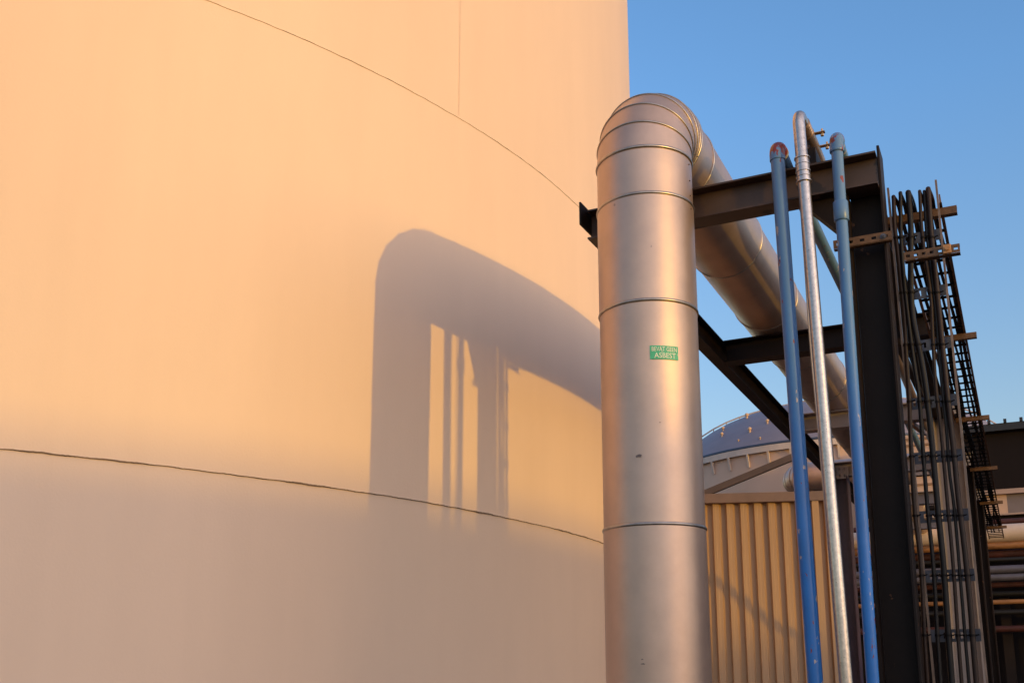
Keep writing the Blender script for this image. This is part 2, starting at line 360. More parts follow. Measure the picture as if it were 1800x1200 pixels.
text('BEVAT GEEN', hh*.45, 0, hh*.22, W*.88/(hh*.45*5.6)); text('ASBEST', hh*.52, W*.02, -hh*.24, W*.74/(hh*.52*3.2))

# ------------------------------------------------------------------ steel pipe rack
rack = thing('pipe_rack', 'dark brown steel frame of beams and columns carrying the thick silver pipe', 'steel frame')
ZB0, ZB1 = EYE+2.98, EYE+3.195
FR = [6.365, 9.59, 12.79, 15.99, 19.19, 22.39]
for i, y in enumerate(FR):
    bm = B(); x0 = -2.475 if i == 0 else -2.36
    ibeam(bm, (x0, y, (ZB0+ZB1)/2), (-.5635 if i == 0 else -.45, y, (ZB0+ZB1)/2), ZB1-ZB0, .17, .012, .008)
    o = obj('cross_beam', bm, (M_steel_lit, M_steel)[i] if i < 2 else M_steel_pale, rack)
bm = B(); box(bm, (-2.49, 6.17, EYE+3.045), (-2.478, 6.52, EYE+3.21)); obj('end_plate', bm, M_steel, rack)
bm = B(); ibeam(bm, (-2.418, 6.46, (ZB0+ZB1)/2-.002), (-2.418, 22.6, (ZB0+ZB1)/2-.002), ZB1-ZB0, .112); obj('edge_beam', bm, M_steel, rack)
bm = B(); ibeam(bm, (-.68, 6.62, (ZB0+ZB1)/2-.002), (-.68, 22.6, (ZB0+ZB1)/2-.002), ZB1-ZB0, .15); obj('edge_beam', bm, M_steel, rack)
# front column: web facing the camera between two flanges
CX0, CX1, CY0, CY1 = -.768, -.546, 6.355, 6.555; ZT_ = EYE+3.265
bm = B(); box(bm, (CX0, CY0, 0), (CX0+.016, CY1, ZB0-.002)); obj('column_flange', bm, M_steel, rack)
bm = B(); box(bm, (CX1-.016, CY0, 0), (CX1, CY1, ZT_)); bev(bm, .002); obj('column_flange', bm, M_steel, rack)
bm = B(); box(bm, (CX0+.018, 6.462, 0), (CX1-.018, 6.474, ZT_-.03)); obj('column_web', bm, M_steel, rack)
# haunch under the beam
bm = B(); hy = 6.365
pts = [(-1.02, ZB0-.001), (CX0-.001, ZB0-.001), (CX0-.001, ZB0-.30)]
A = [bm.verts.new((x, hy-.004, z)) for x, z in pts]; C_ = [bm.verts.new((x, hy+.004, z)) for x, z in pts]
bm.faces.new(A); bm.faces.new(C_[::-1])
for i in range(3): bm.faces.new((A[i], A[(i+1) % 3], C_[(i+1) % 3], C_[i]))
obj('haunch_plate', bm, M_steel, rack)
bm = B(); obox(bm, (-1.035, hy, ZB0-.008), (CX0-.001, hy, ZB0-.308), .10, .010); obj('haunch_flange', bm, M_steel, rack)
# perforated strut channel bolted to the column
def strut(x0, x1, y, z, h, m, par, name, n=6, depth=.035):
    bm = B(); L_ = x1-x0
    perf(bm, Vector((x0, y, z-h/2)), X_, Z_, L_, h, .004, [L_*(i+.5)/n for i in range(n)], min(.028, L_/n*.5), h*.34)
    box(bm, (x0, y+.001, z-h/2-.004), (x1, y+depth, z-h/2-.0005)); box(bm, (x0, y+.001, z+h/2+.0005), (x1, y+depth, z+h/2+.004))
    return obj(name, bm, m, par)
zz = at(1515, 424, 6.33).z
st = strut(at(1465.5, 430, 6.33).x, at(1568, 420, 6.33).x, 6.315, zz, .052, M_rust, rack, 'strut_channel', 5, .038)
bm = B(); c = Vector((at(1553, 425, 6.3).x, 6.30, zz)); tube(bm, [c, c+Y_*.02], .013, 6); tube(bm, [c-Y_*.012, c+Y_*.02], .006, 8)
tube(bm, [c+Y_*.008, c+Y_*.012], .018, 16); obj('bolt', bm, M_galv, st, False)
# rear columns, pale, and the far left one with splice plate
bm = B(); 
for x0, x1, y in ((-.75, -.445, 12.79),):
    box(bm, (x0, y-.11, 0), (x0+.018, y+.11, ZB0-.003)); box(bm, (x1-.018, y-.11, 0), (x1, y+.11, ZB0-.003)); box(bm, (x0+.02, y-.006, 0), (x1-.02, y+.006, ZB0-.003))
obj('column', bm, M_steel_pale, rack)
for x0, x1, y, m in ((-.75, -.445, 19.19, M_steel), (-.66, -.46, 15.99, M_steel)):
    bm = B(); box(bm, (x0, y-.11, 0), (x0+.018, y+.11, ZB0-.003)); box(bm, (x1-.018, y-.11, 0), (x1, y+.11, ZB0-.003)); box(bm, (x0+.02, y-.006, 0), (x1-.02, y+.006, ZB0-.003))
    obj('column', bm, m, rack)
xa, xb = at(1469, 890, 15.99).x, at(1495, 890, 15.99).x
bm = B(); y = 15.99
box(bm, (xa, y-.12, 0), (xa+.016, y+.12, ZB0-.003)); box(bm, (xb-.016, y-.12, 0), (xb, y+.12, ZB0-.003)); box(bm, (xa+.018, y-.006, 0), (xb-.018, y+.006, ZB0-.003))
obj('column', bm, mat('purple_steel', (.055, .035, .06), .5, var=.2), rack)
bm = B(); sy = 15.99-.10; z0, z1 = at(1480, 841, sy).z, at(1480, 819, sy).z; x0, x1 = at(1470, 830, sy).x, at(1491, 830, sy).x
perf(bm, Vector((x0, sy, z0)), X_, Z_, x1-x0, (z1-z0)/2, .012, [(x1-x0)*.3, (x1-x0)*.7], .03, .035)
perf(bm, Vector((x0, sy, (z0+z1)/2)), X_, Z_, x1-x0, (z1-z0)/2, .012, [(x1-x0)*.3, (x1-x0)*.7], .03, .035)
obj('splice_plate', bm, M_steel_pale, rack)
bm = B(); obox(bm, at(1215, 877, 15.8), at(1425, 790, 15.8), .07, .10); obj('diagonal_brace', bm, mat('brace_steel', (.17, .115, .08), .55, var=.2), rack)
for a_, b_ in (((-.62, 6.64, ZB0-.03), (-1.6, 9.5, ZB0-.03)), ((-.70, 9.7, ZB0-.03), (-1.7, 12.7, ZB0-.03)), ((-2.3, 12.9, ZB0-.03), (-.8, 15.9, ZB0-.03))):
    pass
bm = B(); obox(bm, at(1577, 600, 9.0), at(1622, 700, 11.5), .05, .05); obj('plan_brace', bm, M_steel, rack)
bm = B(); obox(bm, at(1600, 742, 12.6), at(1626, 762, 14.4), .05, .05); obj('plan_brace', bm, mat('brace_rust', (.30, .16, .09), .6, var=.3), rack)

# ------------------------------------------------------------------ slim vertical pipes in front of the rack
def vpipe(name, label, group, top, bot, r, m, run, rb=.075, n=28):
    t = thing(name, label, 'pipe', group)
    top, bot = Vector(top), Vector(bot)
    p = [bot, bot.lerp(top, .33), bot.lerp(top, .66), top-Z_*rb]
    p += arc(top+Y_*rb-Z_*rb, -Y_, Z_, rb, 0, PI/2, 12)[1:]
    p += [Vector((top.x, top.y+rb+.3, top.z-.02)), Vector((top.x, run, top.z-.021))]
    bm = B(); tube(bm, p, r, n); obj('pipe_run', bm, m, t, True, 60); return t, p
def bottom(xm, Y, y0=1195):     # pipe leaves the picture at (xm, y0): carry the line on to the ground
    return at(xm, y0, Y)
def axis_pts(xt, yt, xb, Y, yb=1195):
    a, b = at(xt, yt, Y), at(xb, yb, Y); d = (b-a)/(a.z-b.z); g0 = b+d*b.z; return a, g0
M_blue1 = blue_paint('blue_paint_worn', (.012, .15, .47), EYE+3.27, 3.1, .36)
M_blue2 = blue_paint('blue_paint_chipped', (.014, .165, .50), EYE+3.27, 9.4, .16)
YB1, YW, YB2 = 6.08, 6.03, 6.12
a, g0 = axis_pts(1368.5, 300, 1433, YB1); top = a+(a-g0).normalized()*(EYE+3.262-a.z)
g0.z = 0
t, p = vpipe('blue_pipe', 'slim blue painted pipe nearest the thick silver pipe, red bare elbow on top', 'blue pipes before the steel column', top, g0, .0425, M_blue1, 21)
bm = B(); rb = .075
ct = top+Y_*rb-Z_*rb
tube(bm, [top-Z_*(rb+.028), top-Z_*(rb+.0275)]+arc(ct, -Y_, Z_, rb, 0, PI/2, 12)+[Vector((top.x, top.y+rb+.03, top.z))], .0475, 28)
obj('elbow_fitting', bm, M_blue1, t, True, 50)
bm = B(); c = top+Y_*(rb+.035); tube(bm, [c-Y_*.012, c+Y_*.012], .050, 28); obj('elbow_collar', bm, mat('pale_collar', (.42, .36, .30), .5, var=.2, vscale=30), t, True, 50)

a, g0 = axis_pts(1473.5, 300, 1534, YB2); top = a+(a-g0).normalized()*(EYE+3.262-a.z); g0.z = 0; dirn = (top-g0).normalized()
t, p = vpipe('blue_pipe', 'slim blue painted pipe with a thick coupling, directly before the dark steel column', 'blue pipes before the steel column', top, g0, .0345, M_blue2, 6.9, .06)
rb = .06; ct = top+Y_*rb-Z_*rb
bm = B(); tube(bm, [top-Z_*(rb+.05), top-Z_*(rb+.049)]+arc(ct, -Y_, Z_, rb, 0, PI/2, 12)+[Vector((top.x, top.y+rb+.02, top.z))], .0415, 28)
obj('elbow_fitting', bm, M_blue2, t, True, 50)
def on_axis(g0, d, z): return g0+d*((z-g0.z)/d.z)
for q, hh_, rr_ in ((at(1484, 371, YB2).z, .062, .0445), (top.z-.098, .012, .0435)):
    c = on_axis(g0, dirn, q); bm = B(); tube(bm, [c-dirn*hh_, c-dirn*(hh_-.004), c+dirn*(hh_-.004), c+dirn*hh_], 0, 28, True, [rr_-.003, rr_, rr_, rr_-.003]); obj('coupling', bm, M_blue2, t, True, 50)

# silver conduit
a, g0 = axis_pts(1411.5, 300, 1487, YW); top = a+(a-g0).normalized()*(EYE+3.43-a.z); g0.z = 0; dirn = (top-g0).normalized()
t = thing('conduit', 'shiny galvanised silver conduit between the two blue pipes, tallest, hooked over the beam', 'pipe')
rb = .085; c = top-Z_*0
p = [g0, g0.lerp(top, .5), top-Z_*rb*.2]
p = [g0, g0.lerp(top, .3), g0.lerp(top, .6), g0.lerp(top, .9), top-Z_*rb]+arc(top-Z_*rb+Y_*rb, -Y_, Z_, rb, 0, PI/2, 16)[1:]
q = p[-1]; p.append(q+Y_*.07)
bm = B(); tube(bm, p, .0365, 32); obj('conduit_run', bm, M_silver, t, True, 60)
M_flex = mat('flex_sleeve', (.40, .27, .19), .38, metal=.8, var=.2)
q = p[-1]; L_ = 36; pp = []; rd = []
for i in range(L_+1):
    pp.append(q+Y_*(.13*i/L_)); rd.append(.036+.007*(.5+.5*math.cos(i*2*PI/9)))
bm = B(); tube(bm, pp, 0, 28, True, rd); obj('flexible_sleeve', bm, M_flex, t, True, 70)
q2 = pp[-1]; bm = B(); tube(bm, spline([q2, q2+Y_*.5, Vector((q2.x, q2.y+1.0, EYE+3.375)), Vector((q2.x, q2.y+2, EYE+3.365)), Vector((q2.x, 16, EYE+3.365))]), .045, 20); obj('conduit_tail', bm, M_flex, t, True, 60)
# ribbed compression coupling
c = on_axis(g0, dirn, at(1416, 298, YW).z); bm = B(); pp = []; rd = []
prof = [(-.085, .040), (-.083, .047), (-.075, .047), (-.073, .041), (-.05, .041), (-.048, .045), (-.042, .045), (-.04, .040), (-.018, .040), (-.016, .045), (-.008, .045), (-.006, .041), (.03, .041), (.032, .044), (.04, .044), (.042, .041), (.07, .041), (.072, .047), (.08, .047), (.082, .039)]
tube(bm, [c+dirn*a_ for a_, b_ in prof], 0, 32, True, [b_ for a_, b_ in prof]); obj('ribbed_coupling', bm, M_silver, t, True, 40)
# pipe clips on top of the beam
M_clip = mat('yellow_clip', (.52, .33, .16), .45, metal=.7, var=.25, vscale=25)
ZQ = q.z
for yy in (q2.y+.035, q2.y+.22):
    bm = B(); c = Vector((q.x, yy, ZQ)); W_ = Vector((0, .034, 0))
    prof_ = [(.105, .012), (.060, .012)]+[(.037*math.cos(R(v))+.001, .037*math.sin(R(v))) for v in range(20, -201, -20)]+[(-.060, .012), (-.085, .012)]
    top_ = [c+X_*x+Z_*z for x, z in prof_]
    for i in range(len(top_)-1):
        a_, b_ = top_[i], top_[i+1]; nrm = (b_-a_).cross(Y_).normalized()*.0045
        v = [bm.verts.new(p_+o_) for p_ in (a_, b_) for o_ in (Vector((0,0,0)), W_, W_+nrm, nrm)]
        for f in ((0,1,2,3),(7,6,5,4),(0,4,5,1),(1,5,6,2),(2,6,7,3),(3,7,4,0)): bm.faces.new([v[j] for j in f])
    cl_ = obj('pipe_clip', bm, M_clip, t)
    bm = B(); c2_ = c+X_*.088+W_*.5; tube(bm, [c2_-Z_*.012, c2_+Z_*.034], .006, 8); tube(bm, [c2_-Z_*.016, c2_-Z_*.002], .011, 6); obj('clip_bolt', bm, M_clip, cl_)
bm = B(); zc0 = ZB1+.001; box(bm, (q.x-.05, 6.30, zc0), (q.x+.05, 6.56, zc0+.12)); bev(bm, .004); obj('clip_base', bm, M_steel, t)
# thin earthing wire beside the conduit
P = [at(x, y, 6.16) for x, y in ((1403, 322), (1406, 345), (1413, 440), (1424, 600), (1437, 740), (1450, 890), (1468, 1100), (1476, 1195))]
P += [Vector((P[-1].x+.03, P[-1].y, 0))]
bm = B(); tube(bm, [P[0]+Vector((0,.12,.0))]+spline(P), .0052, 8); o = obj('earth_wire', bm, mat('earth_wire', (.55, .45, .36), .4, metal=.5), None, True)
tag(o, 'thin pale wire running straight down the left side of the silver conduit', 'wire')

# ------------------------------------------------------------------ horizontal cable tray on its brackets
tray = thing('cable_tray', 'dark ladder type cable tray running away level towards the buildings', 'cable tray')
TX0, TX1, TZ = -.515, -.238, EYE+2.955
for x in (TX0, TX1):
    bm = B(); box(bm, (x-.004, 6.68, TZ), (x+.004, 24.4, TZ+.055)); box(bm, (x-.010, 6.68, TZ-.004), (x+.010, 24.4, TZ-.0005)); obj('side_rail', bm, M_rust, tray)
y = 6.86; k = 0
while y < 24.3 and k < 100:
    bm = B(); perf(bm, Vector((TX0+.006, y, TZ+.002)), X_, Y_, TX1-TX0-.012, .03, .004, [.04, .11, .18, .24], .02, .012)
    box(bm, (TX0+.006, y+.006, TZ-.010), (TX1-.006, y+.020, TZ+.0015)); obj('rung', bm, M_tray, tray); y += .27; k += 1
BRK = [6.76]+FR[1:]
BG = 'bracket arms under the cable tray'
side = ['nearest and highest', 'second', 'third', 'fourth', 'fifth', 'farthest']
for i, y in enumerate(BRK):
    bm = B(); yy = y-.10 if i else y
    x0 = -.60 if i == 0 else -.5
    box(bm, (x0, yy-.02, TZ-.062), (-.146, yy-.018, TZ-.012)); box(bm, (x0, yy-.0175, TZ-.062), (-.146, yy+.03, TZ-.058)); box(bm, (x0, yy-.0175, TZ-.016), (-.146, yy+.03, TZ-.012))
    o = obj('bracket_arm', bm, M_rust, rack)
# ------------------------------------------------------------------ vertical cable ladder
VY = 6.61
vl = thing('cable_ladder', 'upright cable ladder right of the column with grey slotted crosspieces', 'cable ladder')
for xa_, ya_, xb_, yb_ in ((1561, 332, 1642, 1199), (1645, 318, 1735, 1199)):
    p0, p1 = at(xa_, ya_, VY-.03), at(xb_, yb_, VY-.03); d = (p1-p0)/(p0.z-p1.z); p2 = p1+d*p1.z
    bm = B(); obox(bm, p2, p0, .012, .035, Y_); obj('ladder_rail', bm, mat('rail_steel', (.22, .14, .10), .5, metal=.4, var=.3, vscale=12), vl)
for k, yy in enumerate((418, 515, 606, 706, 802, 906, 1011, 1116)):
    xm = 1603+(yy-330)*.098; zc_ = at(xm, yy, VY).z
    xl = at(1561+(yy-332)*.0934+2, yy, VY).x; xr = at(1645+(yy-318)*.102-2, yy, VY).x
    bm = B(); perf(bm, Vector((xl, VY+.004, zc_-.036)), X_, Z_, xr-xl, .072, .003, [.03+.046*i for i in range(6) if .03+.046*i < xr-xl-.015], .013, .034)
    obj('crosspiece', bm, M_galv, vl)
z438 = at(1640, 447, 6.42).z
strut(at(1590, 450, 6.42).x, at(1688, 440, 6.42).x, 6.385, z438, .05, M_rust, vl, 'strut_channel', 7, .05)
c = at(1663, 438, 6.36); bm = B(); box(bm, (c.x-.018, 6.352, c.z-.028), (c.x+.028, 6.364, c.z+.028)); bev(bm, .002); tube(bm, [c-Y_*.02+X_*.006, c+X_*.006], .013, 12); obj('rail_clamp', bm, mat('clamp_rust', (.42, .20, .07), .5, var=.2, vscale=20), vl)
# cables: up the ladder, over the top and away along the tray
CG = 'cables on the upright ladder'
CAB = [
 (.013, M_cable_b, [(1571,352),(1573,400),(1578,440),(1584,500),(1590,560),(1594,640),(1598,700),(1602,800),(1608,900),(1619,1000),(1630,1195)], 'reddish brown cable running closest to the steel column'),
 (.012, M_cable, [(1583,347),(1584,420),(1590,500),(1598,570),(1607,640),(1616,700),(1623,800),(1631,900),(1641,1000),(1653,1195)], 'black cable second from the column on the ladder'),
 (.0175, M_cable, [(1597,345),(1601,400),(1601,450),(1601,500),(1605,560),(1617,620),(1627,680),(1634,740),(1640,800),(1649,900),(1659,1000),(1673,1195)], 'thickest black cable, left of the ladder middle'),
 (.0105, M_cable_b, [(1617,343),(1620,400),(1626,450),(1636,520),(1640,600),(1645,680),(1652,740),(1658,800),(1665,880),(1676,1000),(1690,1195)], 'brown cable along the middle of the ladder'),
 (.0095, M_cable, [(1625,343),(1628,400),(1636,470),(1646,560),(1650,620),(1656,680),(1664,760),(1669,830),(1678,900),(1690,1040),(1703,1195)], 'thin dark cable right of the ladder middle'),
 (.0155, M_cable_b, [(1632,339),(1636,400),(1642,460),(1652,560),(1660,640),(1668,720),(1677,800),(1684,870),(1695,960),(1706,1070),(1716,1195)], 'thick brown cable nearest the right rail'),
]
for i, (r, m, P, lab) in enumerate(CAB):
    Yc = VY-.05-.006*(i % 2)
    pts = [at(x, y, Yc) for x, y in P]; last = pts[-1]; g_ = Vector((last.x+(last.x-pts[-2].x)*.6, last.y, 0.0))
    pts = [g_]+pts[::-1]
    tx = max(TX0+.03, min(TX1-.03, pts[-1].x+.01))
    zt = TZ+.01+r
    tp = pts[-1]
    over = [Vector((tp.x, Yc+.03, tp.z+.03)), Vector((tx, Yc+.15, zt+.015)), Vector((tx, Yc+.4, zt))]
    yy = Yc+1.4; wob = []
    while yy < 24: wob.append(Vector((tx+random.uniform(-.022, .022), yy, zt+random.uniform(0, .01)))); yy += 1.5
    bm = B(); tube(bm, spline(pts+over+wob, 6), r, 12); o = obj('cable', bm, m, None, True, 80); tag(o, lab, 'cable', CG)
    for ky in (418, 515, 606, 706, 802, 906, 1011, 1116):
        for (xa_, ya_), (xb_, yb_) in zip(P[:-1], P[1:]):
            if ya_ <= ky < yb_:
                q_ = at(xa_+(xb_-xa_)*(ky-ya_)/(yb_-ya_), ky, Yc); bm = B()
                tube(bm, [q_-Z_*.006, q_+Z_*.006], r+.0035, 12); tube(bm, [q_+X_*(r+.002)-Y_*.004, q_+X_*(r+.022)-Y_*.012+Z_*.004], .004, 6)
                obj('cable_tie', bm, M_tray, o)
for i, (dx, r) in enumerate(((.07, .011), (.12, .014), (.205, .009))):
    bm = B(); yy = 6.6; wob = []
    while yy < 24.3: wob.append(Vector((TX0+dx+random.uniform(-.015, .015), yy, TZ+.012+r+random.uniform(0, .008)))); yy += 1.3
    tube(bm, spline(wob, 4), r, 10); o = obj('tray_cable', bm, M_cable, None, True, 80)
    tag(o, ['black cable lying along the left rail side of the level tray', 'thick black cable lying in the level tray beside the left one', 'thin black cable lying in the right half of the level tray'][i], 'cable', 'cables in the level tray')

# ------------------------------------------------------------------ ribbed cladded cabin
cab = thing('screen_wall', 'tall brown ribbed metal screen wall standing behind the blue and silver pipes', 'wall')
c0, c1 = at(1180, 871.8, 10.90), at(1459, 865, 11.4); zt = (c0.z+c1.z)/2
dx = (c1-c0); dx.z = 0; Lc = dx.length; ux = dx.normalized(); uy = Vector((-ux.y, ux.x, 0)); o0 = Vector((c0.x, c0.y, 0))
M_rib = mat('brown_cladding', (.44, .26, .14), .5, metal=.0, var=.08, vscale=2, stretch=(3, 3, .3), bump=.03)
bm = B(); pitch = .147; pr = [(0, 0), (.030, 0), (.034, .003), (.068, .003), (.080, .045), (.136, .045)]
xs = []; k = 0
while k*pitch < Lc:
    xs += [(k*pitch+a_, b_) for a_, b_ in pr]; k += 1
xs = [(a_, b_) for a_, b_ in xs if a_ < Lc]+[(Lc, 0)]
lo_ = [bm.verts.new(o0+ux*a_+uy*b_) for a_, b_ in xs]; hi_ = [bm.verts.new(o0+ux*a_+uy*b_+Z_*(zt-.02)) for a_, b_ in xs]
for i in range(len(xs)-1): bm.faces.new((lo_[i], lo_[i+1], hi_[i+1], hi_[i]))
obj('ribbed_wall', bm, M_rib, cab)
M_flash = mat('roof_flashing', (.20, .125, .11), .5, var=.12, vscale=6, spots=(.05, .03, .03), sscale=30, sthr=.72)
bm = B(); obox(bm, o0-uy*.03-ux*.02+Z_*(zt-.045), o0-uy*.03+ux*(Lc+.03)+Z_*(zt-.045), .09, .10); obj('roof_flashing', bm, M_flash, cab)
bm = B()
for a_, b_ in (((Lc-.02, .05), (Lc, 4.5)),): 
    p0, p1 = o0+ux*(Lc+.012)+uy*.02, o0+ux*(Lc+.012)+uy*.55
    v = [bm.verts.new(p) for p in (p0, p1, p1+Z_*(zt-.03), p0+Z_*(zt-.03))]; bm.faces.new(v)
obj('end_wall', bm, M_rib, cab)
bm = B(); v = [bm.verts.new(p+Z_*(zt-.06)) for p in (o0+uy*.06, o0+ux*(Lc-.01)+uy*.06, o0+ux*(Lc-.01)+uy*.5, o0+uy*.5)]; bm.faces.new(v); obj('roof', bm, M_flash, cab)
bm = B(); obox(bm, o0+ux*(Lc-.17)-uy*.04, o0+ux*(Lc-.17)-uy*.04+Z_*(zt-.1), .07, .05, uy); obj('downpipe', bm, M_rib, cab)

# ------------------------------------------------------------------ small insulated duct behind the cabin
dct = thing('duct', 'short fat silver duct with a segmented bend behind the cabin roof', 'duct')
c = at(1404, 840, 18.5); rD = .262
p = arc(c+Vector((0, .3, 0)), -X_, -Y_, .3, -R(90)+PI/2*0, PI/2, 9)
p = [c+Vector((-.06, .9, 0)), c+Vector((-.06, .5, 0))]+[c+Vector((.24-.3*math.cos(a_), .3-.3*math.sin(a_), 0)) for a_ in [R(v) for v in range(0, 91, 18)]]+[c+Vector((1.9, 0, 0))]
bm = B(); tube(bm, p, rD, 40); obj('duct_cladding', bm, M_clad, dct, True, 12)
for a_ in [R(v) for v in (9, 27, 45, 63, 81)]:
    cc = c+Vector((.24-.3*math.cos(a_), .3-.3*math.sin(a_), 0)); ax = Vector((math.sin(a_), -math.cos(a_), 0))
    bm = B(); ringband(bm, cc, ax, Z_, rD+.002, .007, 48); obj('seam_band', bm, M_bead, dct, True, 80)

# ------------------------------------------------------------------ domed tank far behind
dt = thing('domed_tank', 'distant pinkish storage tank with blue grey domed roof and handrail', 'storage tank')
d0 = 30.; Rt = .190*d0; az = math.atan2(ray(1475, 800).x, ray(1478, 800).y)
DC = Vector((math.sin(az), math.cos(az), 0))*(d0+Rt); ZR = EYE+427/1874*d0*1.0/math.cos(az+YAW)**-1*1.0
r_ = ray(1475, 774); ZR = EYE+r_.z/math.hypot(r_.x, r_.y)*d0
def domez(rr_):
    x = min(1, rr_/(Rt*1.012)); return ZR+.10+1.6*(1-x**4.3)+.7*(1-x)
M_shell = mat('pinkish_shell', (.60, .39, .285), .6, var=.06, vscale=1.2, bump=.03)
M_dome = mat('blue_grey_roof', (.23, .19, .215), .6, var=.08, vscale=1.5, stretch=(1, 1, 3))
bm = B(); cyl(bm, DC, Rt, 0, ZR, 128, 1); obj('shell', bm, M_shell, dt, True)
bm = B(); prev = None
for j in range(0, 17):
    q = j/16; rr_ = Rt*1.012*math.cos(q*PI/2*.999); z = ZR+.10+2.9*math.sin(q*PI/2)**1.0*1.0
    q2_ = 1-(rr_/(Rt*1.012))**2; z = domez(rr_)
    cur = [bm.verts.new((DC.x+rr_*math.cos(2*PI*k/96), DC.y+rr_*math.sin(2*PI*k/96), z)) for k in range(96)]
    if prev: bridge(bm, prev, cur)
    prev = cur
obj('dome_roof', bm, M_dome, dt, True)
M_rim = mat('pale_rim', (.60, .46, .38), .6, var=.1)
bm = B(); rows = cyl(bm, DC, Rt+.10, ZR-.12, ZR+.06, 128, 1); cyl(bm, DC, Rt+.02, ZR-.12, ZR+.06, 128, 1); r2 = cyl(bm, DC, Rt+.10, ZR+.06, ZR+.06001, 8, 1); obj('rim', bm, M_rim, dt, True)
bm = B(); ringband(bm, Vector((DC.x, DC.y, ZR+.09)), Z_, X_, Rt+.06, .035, 128); obj('gutter', bm, mat('dark_gutter', (.05, .06, .09), .5), dt, True)
aw = math.atan2(-DC.y, -DC.x)
for k in range(-10, 11):
    a_ = aw+k*.115; e = Vector((math.cos(a_), math.sin(a_), 0)); bm = B()
    obox(bm, DC+e*(Rt+.09)+Z_*(ZR-.12), DC+e*(Rt+.01)+Z_*(ZR-.50), .06, .05); obj('stiffener', bm, M_rim, dt)
# handrail over the dome
hr = []
for j in range(-14, 15):
    s_ = j/14; rr_ = Rt*.97
    a_ = aw+s_*1.9; hr.append((DC+Vector((math.cos(a_), math.sin(a_), 0))*rr_))
bm = B(); sidev = Vector((-math.sin(aw), math.cos(aw), 0))
pp = []
for j in range(-12, 13):
    off = sidev*(Rt*.96*j/12); pp.append(DC+off+Z_*(domez(abs(Rt*.96*j/12))+.42))
tube(bm, pp, .028, 8); tube(bm, [q_-Z_*.2 for q_ in pp], .015, 8)
for q_ in pp: tube(bm, [q_, q_-Z_*.45], .02, 6)
obj('handrail', bm, mat('rail_far', (.45, .35, .32), .5), dt)
M_fit = mat('roof_fitting', (.62, .38, .22), .5)
for (px, py, s_) in ((1271, 757, .09), (1269, 767, .09), (1318, 759, .10), (1349, 744, .09), (1313, 735, .11), (1276, 745, .1), (1243, 763, .1), (1298, 776, .05), (1336, 772, .05)):
    r_ = ray(px, py); u_ = r_/math.hypot(r_.x, r_.y); hit = None
    for i in range(600):
        dd = d0+i*.02; q_ = u_*dd; q_.z += EYE; w_ = math.hypot(q_.x-DC.x, q_.y-DC.y)
        if w_ < Rt and q_.z < domez(w_): hit = q_; break
    if hit is None: continue
    bm = B(); tube(bm, [hit-Z_*.05, hit+Z_*s_], s_*.3, 10); bmesh.ops.create_icosphere(bm, subdivisions=2, radius=s_*.58, matrix=Matrix.Translation(hit+Z_*s_)); obj('roof_fitting', bm, M_fit, dt, True, 50)

# ------------------------------------------------------------------ dark building far right
db = thing('dark_building', 'large dark brown sheet clad hall on the right with a pale band below', 'building')
YD = 28.
def wall(name, x0, y0, x1, y1, Y, m, par, th=.3):     # upright panel filling photo corners (x0,y0)-(x1,y1) on plane Y
    a_, b_ = at(x0, y0, Y), at(x1, y1, Y); bm = B(); box(bm, (a_.x, Y, b_.z), (b_.x, Y+th, a_.z)); return obj(name, bm, m, par)
zr = at(1735, 748, YD).z
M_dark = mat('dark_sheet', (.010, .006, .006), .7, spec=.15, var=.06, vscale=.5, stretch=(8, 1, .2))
xL = at(1500, 800, YD).x+7.5; xR = at(1800, 800, YD).x+25
xL = at(1686, 800, YD).x
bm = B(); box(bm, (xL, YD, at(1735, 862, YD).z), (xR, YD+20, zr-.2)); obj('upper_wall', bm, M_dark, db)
bm = B(); box(bm, (xL-.05, YD-.25, zr-.2), (xR, YD+20, zr-.02)); obj('roof_edge', bm, mat('roof_dark', (.008, .008, .011), .5), db)
bm = B()
x = xL
while x < xL+3: box(bm, (x, YD-.3, zr-.02), (x+.07, YD+.2, zr+.07)); x += .36
obj('roof_ribs', bm, bpy.data.materials['roof_dark'], db)
M_pale = mat('pale_band', (.55, .36, .26), .6, var=.05)
M_grey = mat('grey_panel', (.18, .14, .14), .6, var=.1)
zb0, zb1 = at(1735, 905, YD).z, at(1735, 862, YD).z
bm = B(); box(bm, (xL, YD+.02, zb0), (at(1770, 880, YD).x, YD+.5, zb1-.12)); obj('pale_wall', bm, M_pale, db)
bm = B(); box(bm, (at(1770, 880, YD).x+.002, YD+.03, zb0), (xR, YD+.5, zb1-.12)); obj('window_band', bm, M_grey, db)
bm = B(); box(bm, (xL, YD-.1, zb1-.12), (xR, YD+.4, zb1-.002)); obj('ledge', bm, mat('ledge', (.4, .27, .22), .6), db)
bm = B(); box(bm, (xL, YD-.15, at(1735, 908, YD).z-.0), (xR, YD+.4, zb0-.002)); obj('ledge', bm, bpy.data.materials['ledge'], db)
bm = B(); box(bm, (xL, YD, 0), (xR, YD+20, at(1735, 908, YD).z-.002)); obj('lower_wall', bm, M_dark, db)

